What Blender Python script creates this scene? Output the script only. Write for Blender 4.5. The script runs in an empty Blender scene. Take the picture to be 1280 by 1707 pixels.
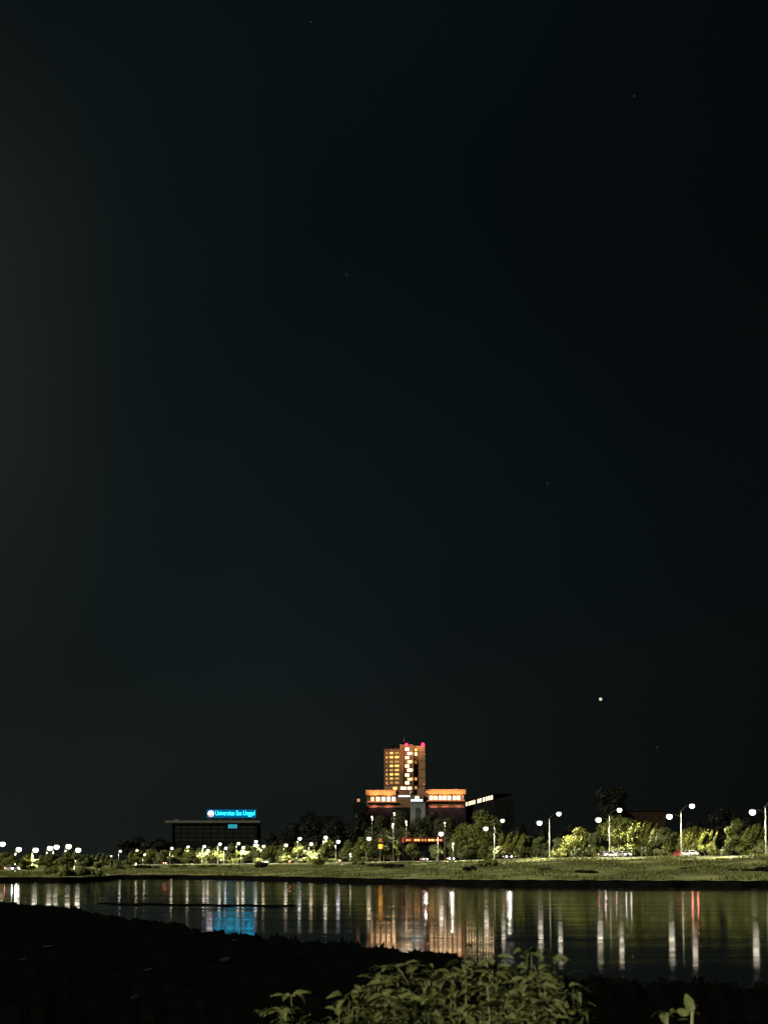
import bpy, bmesh, math, random
import numpy as np
from mathutils import Vector, Matrix
R = math.radians
C = bpy.context.scene.collection
scn = bpy.context.scene

# ------------------------------------------------------------------ camera
F = 3600.0; CX, CY = 640.0, 853.5; HOR = 1448.0; CAMZ = 2.4
PITCH = math.atan((HOR - CY) / F)
cam_d = bpy.data.cameras.new('camera'); cam = bpy.data.objects.new('camera', cam_d); C.objects.link(cam)
cam.location = (0, 0, CAMZ); cam.rotation_euler = (R(90) + PITCH, 0, 0)
cam_d.sensor_fit = 'VERTICAL'; cam_d.angle = 2 * math.atan(CY / F)
cam_d.clip_start = 0.1; cam_d.clip_end = 20000
scn.camera = cam
cam_d.dof.use_dof = True; cam_d.dof.focus_distance = 700; cam_d.dof.aperture_fstop = cam_d.lens / 1000 / .011

# ------------------------------------------------------------------ night sky
w = bpy.data.worlds.new('World'); scn.world = w; w.use_nodes = True
wn, wl = w.node_tree.nodes, w.node_tree.links
bg = wn['Background']
tc = wn.new('ShaderNodeTexCoord'); sep = wn.new('ShaderNodeSeparateXYZ'); wl.new(tc.outputs['Generated'], sep.inputs[0])
ramp = wn.new('ShaderNodeValToRGB'); wl.new(sep.outputs['Z'], ramp.inputs[0])
e = ramp.color_ramp.elements
e[0].position = 0.0; e[0].color = (.0066, .0086, .0078, 1)
e[1].position = 1.0; e[1].color = (.0020, .0042, .0050, 1)
for p, c in ((.05, (.0062, .0088, .0085)), (.13, (.0042, .0074, .0080)), (.30, (.0026, .0052, .0059))):
    k = e.new(p); k.color = (*c, 1)
# town glow: the whole left half of the sky is a little lighter than the right half
ax = wn.new('ShaderNodeMapRange'); ax.inputs[1].default_value = -.22; ax.inputs[2].default_value = .22
ax.inputs[3].default_value = 1.30; ax.inputs[4].default_value = .50; ax.interpolation_type = 'SMOOTHSTEP'
wl.new(sep.outputs['X'], ax.inputs[0])
nz = wn.new('ShaderNodeTexNoise'); nz.inputs['Scale'].default_value = 5; nz.inputs['Detail'].default_value = 3
wl.new(tc.outputs['Generated'], nz.inputs['Vector'])
nm = wn.new('ShaderNodeMapRange'); nm.inputs[1].default_value = .3; nm.inputs[2].default_value = .7
nm.inputs[3].default_value = .82; nm.inputs[4].default_value = 1.18; wl.new(nz.outputs[0], nm.inputs[0])
mu = wn.new('ShaderNodeMath'); mu.operation = 'MULTIPLY'; wl.new(ax.outputs[0], mu.inputs[0]); wl.new(nm.outputs[0], mu.inputs[1])
# warm glow of the town over the left of the sky
def rng_(src, a, b, c, d):
    q = wn.new('ShaderNodeMapRange'); q.interpolation_type = 'SMOOTHSTEP'
    for i_, v_ in enumerate((a, b, c, d)): q.inputs[i_ + 1].default_value = v_
    wl.new(src, q.inputs[0]); return q.outputs[0]
def mul_(a, b):
    q = wn.new('ShaderNodeMath'); q.operation = 'MULTIPLY'; wl.new(a, q.inputs[0]); wl.new(b, q.inputs[1]); return q.outputs[0]
gx = rng_(sep.outputs['X'], -.23, -.085, 1.15, 0); gz = mul_(rng_(sep.outputs['Z'], .06, .2, .15, 1), rng_(sep.outputs['Z'], .27, .42, 1, .1))
gw = wn.new('ShaderNodeMixRGB'); gw.blend_type = 'ADD'; wl.new(mul_(gx, gz), gw.inputs[0]); wl.new(ramp.outputs[0], gw.inputs[1]); gw.inputs[2].default_value = (.0068, .0060, .0030, 1)
wl.new(gw.outputs[0], bg.inputs[0]); wl.new(mu.outputs[0], bg.inputs[1])

# added fill sun from behind left that brightens bank and trees, no moon
sd = bpy.data.lights.new('night_fill', 'SUN'); sd.energy = 4.7; sd.angle = R(6); sd.color = (1, .95, .70)
so = bpy.data.objects.new('night_fill', sd); C.objects.link(so)
so.rotation_euler = (R(64), 0, R(-52))

scn.view_settings.view_transform = 'Standard'; scn.view_settings.look = 'None'
scn.view_settings.exposure = 0; scn.view_settings.gamma = 1
scn.render.engine = 'CYCLES'
cy = scn.cycles; cy.use_denoising = True; cy.max_bounces = 6; cy.diffuse_bounces = 2; cy.glossy_bounces = 3
cy.volume_bounces = 0; cy.sample_clamp_indirect = 3; cy.use_light_tree = True; cy.caustics_reflective = False; cy.caustics_refractive = False

# ------------------------------------------------------------------ helpers
_cp, _sp = math.cos(PITCH), math.sin(PITCH)
def ray(px, py):
    a, b = (px - CX) / F, (CY - py) / F
    return Vector((a, _cp - b * _sp, _sp + b * _cp))
def at(px, py, Y):
    d = ray(px, py); t = Y / d.y
    return Vector((d.x * t, Y, CAMZ + d.z * t))
def xat(px, Y): return at(px, HOR, Y).x
def mpp(Y): return Y / F                       # metres per photo pixel

def mat(name, col, rough=.8, noise=0, scale=1.0, metal=0, bump=0, spec=.3):
    m = bpy.data.materials.new(name); m.use_nodes = True
    n, l = m.node_tree.nodes, m.node_tree.links; b = n['Principled BSDF']
    b.inputs['Base Color'].default_value = (*col, 1); b.inputs['Roughness'].default_value = rough
    b.inputs['Metallic'].default_value = metal; b.inputs['Specular IOR Level'].default_value = spec
    if noise or bump:
        t = n.new('ShaderNodeTexCoord'); x = n.new('ShaderNodeTexNoise'); x.inputs['Scale'].default_value = scale
        x.inputs['Detail'].default_value = 4; l.new(t.outputs['Object'], x.inputs['Vector'])
        if noise:
            r = n.new('ShaderNodeValToRGB'); l.new(x.outputs[0], r.inputs[0])
            r.color_ramp.elements[0].position = .3; r.color_ramp.elements[1].position = .72
            r.color_ramp.elements[0].color = (*[c * (1 - noise) for c in col], 1)
            r.color_ramp.elements[1].color = (*[c * (1 + noise) for c in col], 1)
            l.new(r.outputs[0], b.inputs['Base Color'])
        if bump:
            bp = n.new('ShaderNodeBump'); bp.inputs['Strength'].default_value = bump; l.new(x.outputs[0], bp.inputs['Height'])
            l.new(bp.outputs[0], b.inputs['Normal'])
    return m
def emit(name, col, s):
    m = bpy.data.materials.new(name); m.use_nodes = True
    n, l = m.node_tree.nodes, m.node_tree.links; n.remove(n['Principled BSDF'])
    x = n.new('ShaderNodeEmission'); x.inputs[0].default_value = (*col, 1); x.inputs[1].default_value = s
    l.new(x.outputs[0], n['Material Output'].inputs[0]); return m
def leafmat(name, c1, c2, scale):
    m = bpy.data.materials.new(name); m.use_nodes = True
    n, l = m.node_tree.nodes, m.node_tree.links; b = n['Principled BSDF']
    b.inputs['Roughness'].default_value = .6; b.inputs['Specular IOR Level'].default_value = .25
    g = n.new('ShaderNodeNewGeometry')
    r = n.new('ShaderNodeValToRGB'); l.new(g.outputs['Random Per Island'], r.inputs[0])
    r.color_ramp.elements[0].color = (*c1, 1); r.color_ramp.elements[1].color = (*c2, 1)
    t = n.new('ShaderNodeTexCoord'); x = n.new('ShaderNodeTexNoise'); x.inputs['Scale'].default_value = scale; x.inputs['Detail'].default_value = 2
    l.new(t.outputs['Object'], x.inputs['Vector'])
    mr = n.new('ShaderNodeMapRange'); mr.inputs[1].default_value = .35; mr.inputs[2].default_value = .65
    mr.inputs[3].default_value = .6; mr.inputs[4].default_value = 1.3; l.new(x.outputs[0], mr.inputs[0])
    mx = n.new('ShaderNodeVectorMath'); mx.operation = 'SCALE'; l.new(r.outputs[0], mx.inputs[0]); l.new(mr.outputs[0], mx.inputs['Scale'])
    l.new(mx.outputs[0], b.inputs['Base Color'])
    tr = n.new('ShaderNodeBsdfTranslucent'); l.new(mx.outputs[0], tr.inputs[0])
    mix = n.new('ShaderNodeMixShader'); mix.inputs[0].default_value = .28
    l.new(b.outputs[0], mix.inputs[1]); l.new(tr.outputs[0], mix.inputs[2]); l.new(mix.outputs[0], n['Material Output'].inputs[0])
    return m

M = {}
M['steel'] = mat('galvanised_steel', (.17, .17, .14), .5, .2, 3)
M['dark_steel'] = mat('dark_steel', (.05, .05, .05), .5)
M['lamp'] = emit('lamp_glass', (1, .89, .68), 5)
M['lamp_b'] = emit('lamp_glass_yellow', (1, .80, .50), 4.5); M['lamp_c'] = emit('lamp_glass_cool', (.90, .95, 1), 4)
M['lamp_warm'] = emit('lamp_glass_warm', (1, .80, .50), 5)
M['bark'] = mat('bark', (.10, .085, .055), .9, .4, 4)
M['leaf_lit'] = leafmat('leaves_olive', (.092, .106, .028), (.185, .200, .055), .35)
M['leaf_yellow'] = leafmat('leaves_yellow_green', (.090, .098, .020), (.185, .190, .042), .4)
M['leaf_grey'] = leafmat('leaves_grey_green', (.078, .092, .036), (.150, .165, .066), .4)
M['leaf_dark'] = leafmat('leaves_dark', (.003, .0035, .0025), (.007, .0075, .0045), .3)  # near-black leaves for unlit crowns; the night shade is in the colour
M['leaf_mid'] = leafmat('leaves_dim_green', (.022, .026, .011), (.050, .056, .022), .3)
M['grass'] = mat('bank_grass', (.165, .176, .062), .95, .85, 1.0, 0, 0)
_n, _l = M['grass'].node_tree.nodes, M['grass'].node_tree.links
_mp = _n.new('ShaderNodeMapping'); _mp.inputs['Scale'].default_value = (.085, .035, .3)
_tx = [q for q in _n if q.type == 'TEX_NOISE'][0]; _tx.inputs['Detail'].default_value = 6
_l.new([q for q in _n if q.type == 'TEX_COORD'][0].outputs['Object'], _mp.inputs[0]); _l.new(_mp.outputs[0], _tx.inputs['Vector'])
M['tuft'] = leafmat('grass_blades', (.085, .092, .030), (.175, .182, .062), .2)
M['weed'] = leafmat('shrub_leaf', (.034, .042, .013), (.080, .090, .030), 26)
M['stem'] = mat('green_stem', (.085, .09, .04), .7, .3, 20)
M['mud'] = mat('unlit_wet_mud', (.0022, .0022, .002), 1.0, .4, .6, 0, .25, .0)  # wet mud taken down to near-black; missing light is put into its colour
M['wall_dark'] = mat('dark_wall', (.005, .0054, .006), .95, .3, .3, spec=0)  # near-black for buildings no lamp reaches; their darkness is painted in
M['wall_brown'] = mat('brown_wall', (.10, .050, .026), .85, .25, .15)
M['wall_tan'] = mat('tan_render', (.17, .095, .05), .85, .15, .2)
M['wall_grey'] = mat('grey_stone', (.06, .06, .055), .85, .2, .3)
M['roof_slab'] = mat('concrete_slab', (.05, .05, .048), .85, .2, .3)
M['frame'] = mat('window_frame', (.012, .011, .010), .8, spec=.1)
M['win_white'] = emit('lit_window_white', (1, .70, .36), 4.8)
M['win_gold'] = emit('lit_window_gold', (1, .56, .14), 2.1)
M['win_amber'] = emit('lit_window_amber', (1, .46, .14), 1.0)
M['win_orange'] = emit('lit_window_orange', (1, .45, .22), 1.2)
M['strip_cold'] = emit('cold_light_strip', (.78, .92, 1), 1.6)
M['beacon'] = emit('red_beacon', (1, .02, .06), 7)
M['pink'] = emit('pink_light', (1, .25, .22), 1.6)
M['sign_text'] = emit('sign_cyan', (.02, .56, .92), 5)
M['sign_board'] = emit('sign_backlight', (.0, .10, .24), 1.25)
M['sign_white'] = emit('emblem_white', (.95, .97, 1), 2.2)
M['sign_red'] = emit('emblem_red', (1, .16, .12), 1.6)
M['sign_small'] = emit('panel_cyan', (.03, .38, .45), 1.0)
M['dark_glass'] = mat('dark_glass', (.01, .012, .014), .1, spec=.5)
M['asphalt'] = mat('asphalt', (.05, .05, .05), .9, .2, 2)
M['kerb'] = mat('kerb_stone', (.35, .35, .32), .9, .2, 2)
M['head'] = emit('headlight_glass', (1, .94, .84), 24)
M['tail'] = emit('taillight_glass', (1, .20, .13), 60)
M['orange'] = emit('orange_light', (1, .42, .04), 2.4)
M['star'] = emit('star_light', (1, .90, .62), .8)
M['star_faint'] = emit('faint_star', (.55, .62, .75), .05)

def link(name, me, m=None, parent=None, loc=None):
    o = bpy.data.objects.new(name, me); C.objects.link(o)
    if m is not None and not me.materials: me.materials.append(m)
    if parent: o.parent = parent
    if loc is not None: o.location = loc
    return o
def obj(name, bm, m, parent=None, loc=None, smooth=False):
    me = bpy.data.meshes.new(name); bm.to_mesh(me); bm.free()
    if smooth: me.polygons.foreach_set('use_smooth', [True] * len(me.polygons))
    return link(name, me, m, parent, loc)
def pyd(name, v, f, m, parent=None, loc=None, smooth=False):
    me = bpy.data.meshes.new(name); me.from_pydata([tuple(x) for x in v], [], f); me.update()
    if smooth: me.polygons.foreach_set('use_smooth', [True] * len(me.polygons))
    return link(name, me, m, parent, loc)
def tag(o, label, cat, group=None):
    o['label'] = label; o['category'] = cat
    if group: o['group'] = group
    return o
def thing(name, loc, label, cat, group=None, rz=0):
    o = bpy.data.objects.new(name, None); C.objects.link(o); o.location = loc; o.rotation_euler = (0, 0, rz)
    o.empty_display_size = .5
    return tag(o, label, cat, group)
def box(bm, x0, x1, y0, y1, z0, z1, bev=0):
    r = bmesh.ops.create_cube(bm, size=1)
    for v in r['verts']:
        v.co = Vector((x0 + (v.co.x + .5) * (x1 - x0), y0 + (v.co.y + .5) * (y1 - y0), z0 + (v.co.z + .5) * (z1 - z0)))
    if bev:
        es = list({ed for v in r['verts'] for ed in v.link_edges})
        bmesh.ops.bevel(bm, geom=es, offset=bev, segments=1, affect='EDGES')
    return r
def boxo(name, m, parent, x0, x1, y0, y1, z0, z1, bev=0):
    bm = bmesh.new(); box(bm, x0, x1, y0, y1, z0, z1, bev); return obj(name, bm, m, parent)
def tube(bm, pts, rads, n=8, cap=True):
    rings = []
    for i, p in enumerate(pts):
        p = Vector(p)
        d = (Vector(pts[min(i + 1, len(pts) - 1)]) - Vector(pts[max(i - 1, 0)])).normalized()
        u = d.cross(Vector((0, 0, 1)) if abs(d.z) < .95 else Vector((1, 0, 0))).normalized(); v = d.cross(u)
        rings.append([bm.verts.new(p + (u * math.cos(2 * math.pi * k / n) + v * math.sin(2 * math.pi * k / n)) * rads[i]) for k in range(n)])
    for a, b in zip(rings, rings[1:]):
        for k in range(n): bm.faces.new((a[k], a[(k + 1) % n], b[(k + 1) % n], b[k]))
    if cap: bm.faces.new(rings[0]); bm.faces.new(rings[-1][::-1])
def ball(bm, c, sx, sy, sz, u=10, v=7, zmin=-1, zmax=1):
    r = bmesh.ops.create_uvsphere(bm, u_segments=u, v_segments=v, radius=1)
    for q in r['verts']:
        z = min(max(q.co.z, zmin), zmax)
        q.co = Vector((c[0] + q.co.x * sx, c[1] + q.co.y * sy, c[2] + z * sz))
def copy_tree(o, parent=None):
    c = o.copy(); C.objects.link(c)
    if parent: c.parent = parent
    for ch in o.children: copy_tree(ch, c)
    return c
def interp(x, tab):
    xs = [t[0] for t in tab]; ys = [t[1] for t in tab]
    return float(np.interp(x, xs, ys))
ORD = ['', 'first', 'second', 'third', 'fourth', 'fifth', 'sixth', 'seventh', 'eighth', 'ninth', 'tenth', 'eleventh', 'twelfth', 'thirteenth',
       'fourteenth', 'fifteenth', 'sixteenth', 'seventeenth', 'eighteenth', 'nineteenth', 'twentieth', 'twenty-first', 'twenty-second', 'twenty-third', 'twenty-fourth', 'twenty-fifth',
       'twenty-sixth', 'twenty-seventh', 'twenty-eighth', 'twenty-ninth', 'thirtieth', 'thirty-first', 'thirty-second', 'thirty-third', 'thirty-fourth']

# ------------------------------------------------------------------ terrain
WATER_TAB = [(-900, 440), (-300, 420), (0, 400), (110, 400), (150, 420), (182, 470), (200, 545), (300, 550), (400, 487), (480, 440), (600, 365), (700, 330), (800, 310), (1000, 294), (1280, 282), (2200, 260)]
ROAD_TAB = [(-900, 500), (0, 480), (150, 490), (185, 700), (215, 1450), (287, 1310), (372, 1210), (440, 1130), (488, 1060), (530, 1010), (564, 960), (622, 860), (745, 740), (823, 640), (916, 560), (1016, 520), (1136, 490), (1278, 450), (2200, 380)]
ZR_TAB = [(-900, 1.7), (130, 1.7), (185, 2.6), (215, 5), (2200, 5)]
def ground_z(px, Y):
    dw, dr, zr = interp(px, WATER_TAB), interp(px, ROAD_TAB), interp(px, ZR_TAB)
    if Y >= dr - 6: return zr
    t = (Y - dw - 1.5) / (dr - 6 - dw - 1.5)
    if t < 0: return .0
    zb = .75
    return zb + (zr - zb) * t + .22 * math.sin(px * .05 + Y * .05) * math.sin(Y * .11 + px * .021) * min(1, 4 * t, 4 * (1 - t))
rng = random.Random(7)
cols = [-900, -600, -400, -250] + list(range(-160, 1480, 10)) + [1550, 1700, 1950, 2200]
V, Fc = [], []
rows_n = None
for px in cols:
    dw, dr, zr = interp(px, WATER_TAB), interp(px, ROAD_TAB), interp(px, ZR_TAB)
    wob = 1.6 * math.sin(px * .045) + .5 * math.sin(px * .11 + 1)
    ys = [(dw - 4 + wob, -1.2), (dw + wob, -.02), (dw + 1.0 + wob, .62)]
    for i in range(22):
        t = i / 21; Y = dw + 4 + (dr - 6 - dw - 4) * t
        ys.append((Y, ground_z(px, Y)))
    ys += [(dr + 14, zr), (dr + 60, zr), (max(dr + 300, 1800), 5), (2450, 5)]
    rows_n = len(ys)
    for Y, z in ys: V.append((xat(px, Y), Y, z))
for i in range(len(cols) - 1):
    for j in range(rows_n - 1):
        a = i * rows_n + j; Fc.append((a, a + rows_n, a + rows_n + 1, a + 1))
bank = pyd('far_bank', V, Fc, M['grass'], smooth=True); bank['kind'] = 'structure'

# the toe of the far bank, its shade painted in as near-black
V, Fc = [], []
for i, px in enumerate(cols):
    dw = interp(px, WATER_TAB); wob = 1.6 * math.sin(px * .045) + .5 * math.sin(px * .11 + 1)
    for dy, z in ((-1.6, -.5), (-1.5, .35), (-.9, .82), (1.3, .86), (1.6, .3)):
        Y = dw + wob + dy; V.append((xat(px, Y), Y, z + .04 * math.sin(px * .13)))
    if i:
        for j in range(4):
            a = (i - 1) * 5 + j; Fc.append((a, a + 5, a + 6, a + 1))
toe = pyd('bank_edge', V, Fc, mat('shaded_bank_toe', (.0025, .0025, .0025), .95, .4, .8, spec=0), smooth=True); toe['kind'] = 'structure'

# near shore: wet mud that runs down to the water, coloured black as unlit ground
NEAR_TAB = [(-900, 200), (-300, 190), (0, 156), (90, 142), (180, 112), (280, 97), (340, 85), (450, 76), (600, 68), (720, 62), (800, 56), (900, 50), (980, 47), (1280, 45), (2200, 40)]
V, Fc = [], []
ncols = list(range(-900, -100, 50)) + list(range(-100, 1400, 6)) + list(range(1400, 2201, 50)); fr = [1.03, 1.0, .985, .95, .9, .8, .68, .55, .42, .30, .2, .1, .03]
for i, px in enumerate(ncols):
    d = interp(px, NEAR_TAB) * (1 + .014 * math.sin(px * .11) + .010 * math.sin(px * .31) + .012 * math.sin(px * .043 + 2))
    for f in fr:
        Y = d * f
        z = -.5 if f > 1.01 else (-.01 if f == 1.0 else .05 + .28 * (1 - f) + .45 * max(0, (20 - Y) / 20) + .035 * math.sin(px * .13 + f * 17) * min(1, (1 - f) * 20))
        V.append((xat(px, Y), Y, z))
    if i:
        n = len(fr)
        for j in range(n - 1):
            a = (i - 1) * n + j; Fc.append((a, a + 1, a + n + 1, a + n))
n0 = len(V)
V += [(-60, -60, .8), (60, -60, .8), (60, 1.2, .8), (-60, 1.2, .8)]; Fc.append((n0, n0 + 1, n0 + 2, n0 + 3))
shore = pyd('shore', V, Fc, M['mud'], smooth=True); shore['kind'] = 'structure'

V, Fc = [], []
g_ = random.Random(21)
for i in range(2600):
    px = g_.uniform(-60, 1340); d_ = interp(px, NEAR_TAB) * (1 + .014 * math.sin(px * .11) + .010 * math.sin(px * .31) + .012 * math.sin(px * .043 + 2)) * (1 - abs(g_.gauss(0, .012)))
    if math.sin(px * .07) + math.sin(px * .19 + 2) + g_.gauss(0, .6) < .1: continue
    h_ = g_.uniform(.04, .16) * (2.0 if g_.random() < .04 else 1); x_ = xat(px, d_); w_ = g_.uniform(.03, .12); i0 = len(V)
    V += [(x_ - w_, d_, -.02), (x_ + w_, d_ + g_.uniform(-.1, .1), -.02), (x_ + g_.gauss(0, .08), d_, h_)]; Fc.append((i0, i0 + 1, i0 + 2))
wd_ = pyd('shore_weeds', V, Fc, M['mud']); wd_['kind'] = 'stuff'; tag(wd_, 'black ragged weeds along the near waterline', 'weeds')

# low mud bar crossing the water on the left
V, Fc = [], []
bc = list(range(165, 500, 8))
for i, px in enumerate(bc):
    mid = 151 - (px - 165) * .03 + 1.5 * math.sin(px * .08)
    wd = (4.5 + 1.6 * math.sin(px * .17)) * min(1, (px - 150) / 60, (505 - px) / 90)
    for k, z in ((-1, -.05), (-.5, .05), (.4, .06), (1, -.05)):
        V.append((xat(px, mid + wd * k), mid + wd * k, z))
    if i:
        for j in range(3):
            a = (i - 1) * 4 + j; Fc.append((a, a + 4, a + 5, a + 1))
bar = pyd('mud_bar', V, Fc, M['mud'], smooth=True); bar['kind'] = 'structure'

# lake
wm = bpy.data.materials.new('lake_water'); wm.use_nodes = True
n, l = wm.node_tree.nodes, wm.node_tree.links; b = n['Principled BSDF']
b.inputs['Base Color'].default_value = (.006, .008, .008, 1); b.inputs['IOR'].default_value = 1.33
b.inputs['Specular IOR Level'].default_value = .5
t = n.new('ShaderNodeTexCoord'); mp = n.new('ShaderNodeMapping'); mp.inputs['Scale'].default_value = (.11, .15, 1)
x = n.new('ShaderNodeTexNoise'); x.inputs['Scale'].default_value = 1.0; x.inputs['Detail'].default_value = 3
l.new(t.outputs['Object'], mp.inputs[0]); l.new(mp.outputs[0], x.inputs['Vector'])
bp = n.new('ShaderNodeBump'); bp.inputs['Strength'].default_value = 1; bp.inputs['Distance'].default_value = .016
l.new(x.outputs[0], bp.inputs['Height']); l.new(bp.outputs[0], b.inputs['Normal'])
mp2 = n.new('ShaderNodeMapping'); mp2.inputs['Scale'].default_value = (.02, .11, 1); x2 = n.new('ShaderNodeTexNoise'); x2.inputs['Scale'].default_value = 1; x2.inputs['Detail'].default_value = 2
l.new(t.outputs['Object'], mp2.inputs[0]); l.new(mp2.outputs[0], x2.inputs['Vector'])
mr = n.new('ShaderNodeMapRange'); mr.inputs[1].default_value = .35; mr.inputs[2].default_value = .65; mr.inputs[3].default_value = .032; mr.inputs[4].default_value = .080
l.new(x2.outputs[0], mr.inputs[0]); l.new(mr.outputs[0], b.inputs['Roughness'])
lake = pyd('lake', [(-400, 5, 0), (400, 5, 0), (400, 640, 0), (-400, 640, 0)], [(0, 1, 2, 3)], wm); lake['kind'] = 'structure'

# small puddles on the mud
for px, py, wpx, hpx in ((375, 1601, 13, 7), (390, 1566, 8, 3), (80, 1583, 14, 3), (38, 1607, 9, 3), (247, 1623, 9, 5), (224, 1674, 7, 7)):
    d = ray(px, py); z0 = .16
    t_ = (z0 - CAMZ) / d.z; c = Vector((d.x * t_, d.y * t_, 0))
    fi = [interp(px, NEAR_TAB)]
    a_, b_ = wpx / 2 * mpp(c.y), hpx / 2 * c.y * c.y / (F * (CAMZ - z0))
    zz = .05 + .28 * (1 - c.y / fi[0]) + .45 * max(0, (20 - c.y) / 20) + .05
    vs = [(c.x + a_ * math.cos(k * math.pi / 8) * (1 + .2 * math.sin(k * 2.3)), c.y + b_ * math.sin(k * math.pi / 8) * (1 + .15 * math.cos(k * 1.7)), zz) for k in range(16)]
    p = pyd('puddle', vs, [tuple(range(16))], None); p['kind'] = 'structure'
    p.data.materials.append(bpy.data.materials.get('puddle_water') or mat('puddle_water', (.01, .012, .014), .28, spec=.5))

# road and kerbs
def ribbon(name, off0, off1, z0, z1, m):
    V, Fc = [], []
    pts = [(px, interp(px, ROAD_TAB)) for px in range(230, 1900, 15)]
    for i, (px, D) in enumerate(pts):
        for o_, z in ((off0, z0), (off0, z1), (off1, z1), (off1, z0)): V.append((xat(px, D + o_), D + o_, z))
        if i:
            for j in range(3):
                a = (i - 1) * 4 + j; Fc.append((a, a + 4, a + 5, a + 1))
    o = pyd(name, V, Fc, m); o['kind'] = 'structure'; return o
ribbon('road', 1.5, 13, 4.9, 5.012, M['asphalt']); ribbon('kerb', 1.2, 1.498, 4.9, 5.12, M['kerb']); ribbon('kerb', 13.002, 13.3, 4.9, 5.12, M['kerb'])

# grass tufts on the bank
nr = np.random.default_rng(3)
V, Fc = [], []
for k in range(34000):
    px = nr.uniform(-40, 1320)
    dw, dr = interp(px, WATER_TAB), interp(px, ROAD_TAB)
    tt = nr.uniform(.01, 1) ** .9; Y = dw + 3 + (min(dr, dw + 420) - 7 - dw - 3) * tt
    cl = math.sin(px * .045 + Y * .03) + math.sin(Y * .09 - px * .02) + nr.normal() * .5
    if cl < -.2: continue
    z = ground_z(px, Y); x0 = xat(px, Y); h = nr.uniform(.14, .5) * (1.3 if cl > 1.2 else .8)
    for q in range(3):
        ang = nr.uniform(0, math.pi); wv = nr.uniform(.05, .16)
        dx, dy = math.cos(ang) * wv, math.sin(ang) * wv; i0 = len(V)
        V += [(x0 - dx, Y - dy, z - .05), (x0 + dx, Y + dy, z - .05), (x0 + nr.normal() * .25, Y + nr.normal() * .25, z + h)]
        Fc.append((i0, i0 + 1, i0 + 2))
gr = pyd('grass', V, Fc, M['tuft']); gr['kind'] = 'stuff'
tag(gr, 'rough olive grass covering the slope of the far bank', 'grass')

# ------------------------------------------------------------------ trees
def leaves(lobes, n, size, seed, flat=.0):
    """leaf-sized quads spread through ellipsoid lobes: (cx,cy,cz, rx,ry,rz, tilt x)"""
    g = np.random.default_rng(seed); V, Fc = [], []
    vol = np.array([a[3] * a[5] for a in lobes]); cnt = np.maximum(6, (n * vol / vol.sum()).astype(int))
    for a, c in zip(lobes, cnt):
        d = g.normal(size=(c, 3)); d /= np.linalg.norm(d, axis=1)[:, None]
        r = g.uniform(.45, 1.05, c) ** .6
        p = d * r[:, None] * np.array(a[3:6]); tl = a[6] if len(a) > 6 else 0
        p[:, 0] += tl * p[:, 2]; p += np.array(a[:3])
        nv = d + g.normal(size=(c, 3)) * .55; nv[:, 2] += .25; nv /= np.linalg.norm(nv, axis=1)[:, None]
        rv = g.normal(size=(c, 3)); rv[:, 2] -= .5
        u = np.cross(nv, rv); u /= np.linalg.norm(u, axis=1)[:, None]; v = np.cross(nv, u)
        s = size * g.uniform(.5, 1.3, c)
        for i in range(c):
            i0 = len(V); uu, vv = u[i] * s[i] * .5, v[i] * s[i]
            V += [p[i] - vv, p[i] + uu, p[i] + vv, p[i] - uu]; Fc.append((i0, i0 + 1, i0 + 2, i0 + 3))
    return V, Fc
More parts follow.
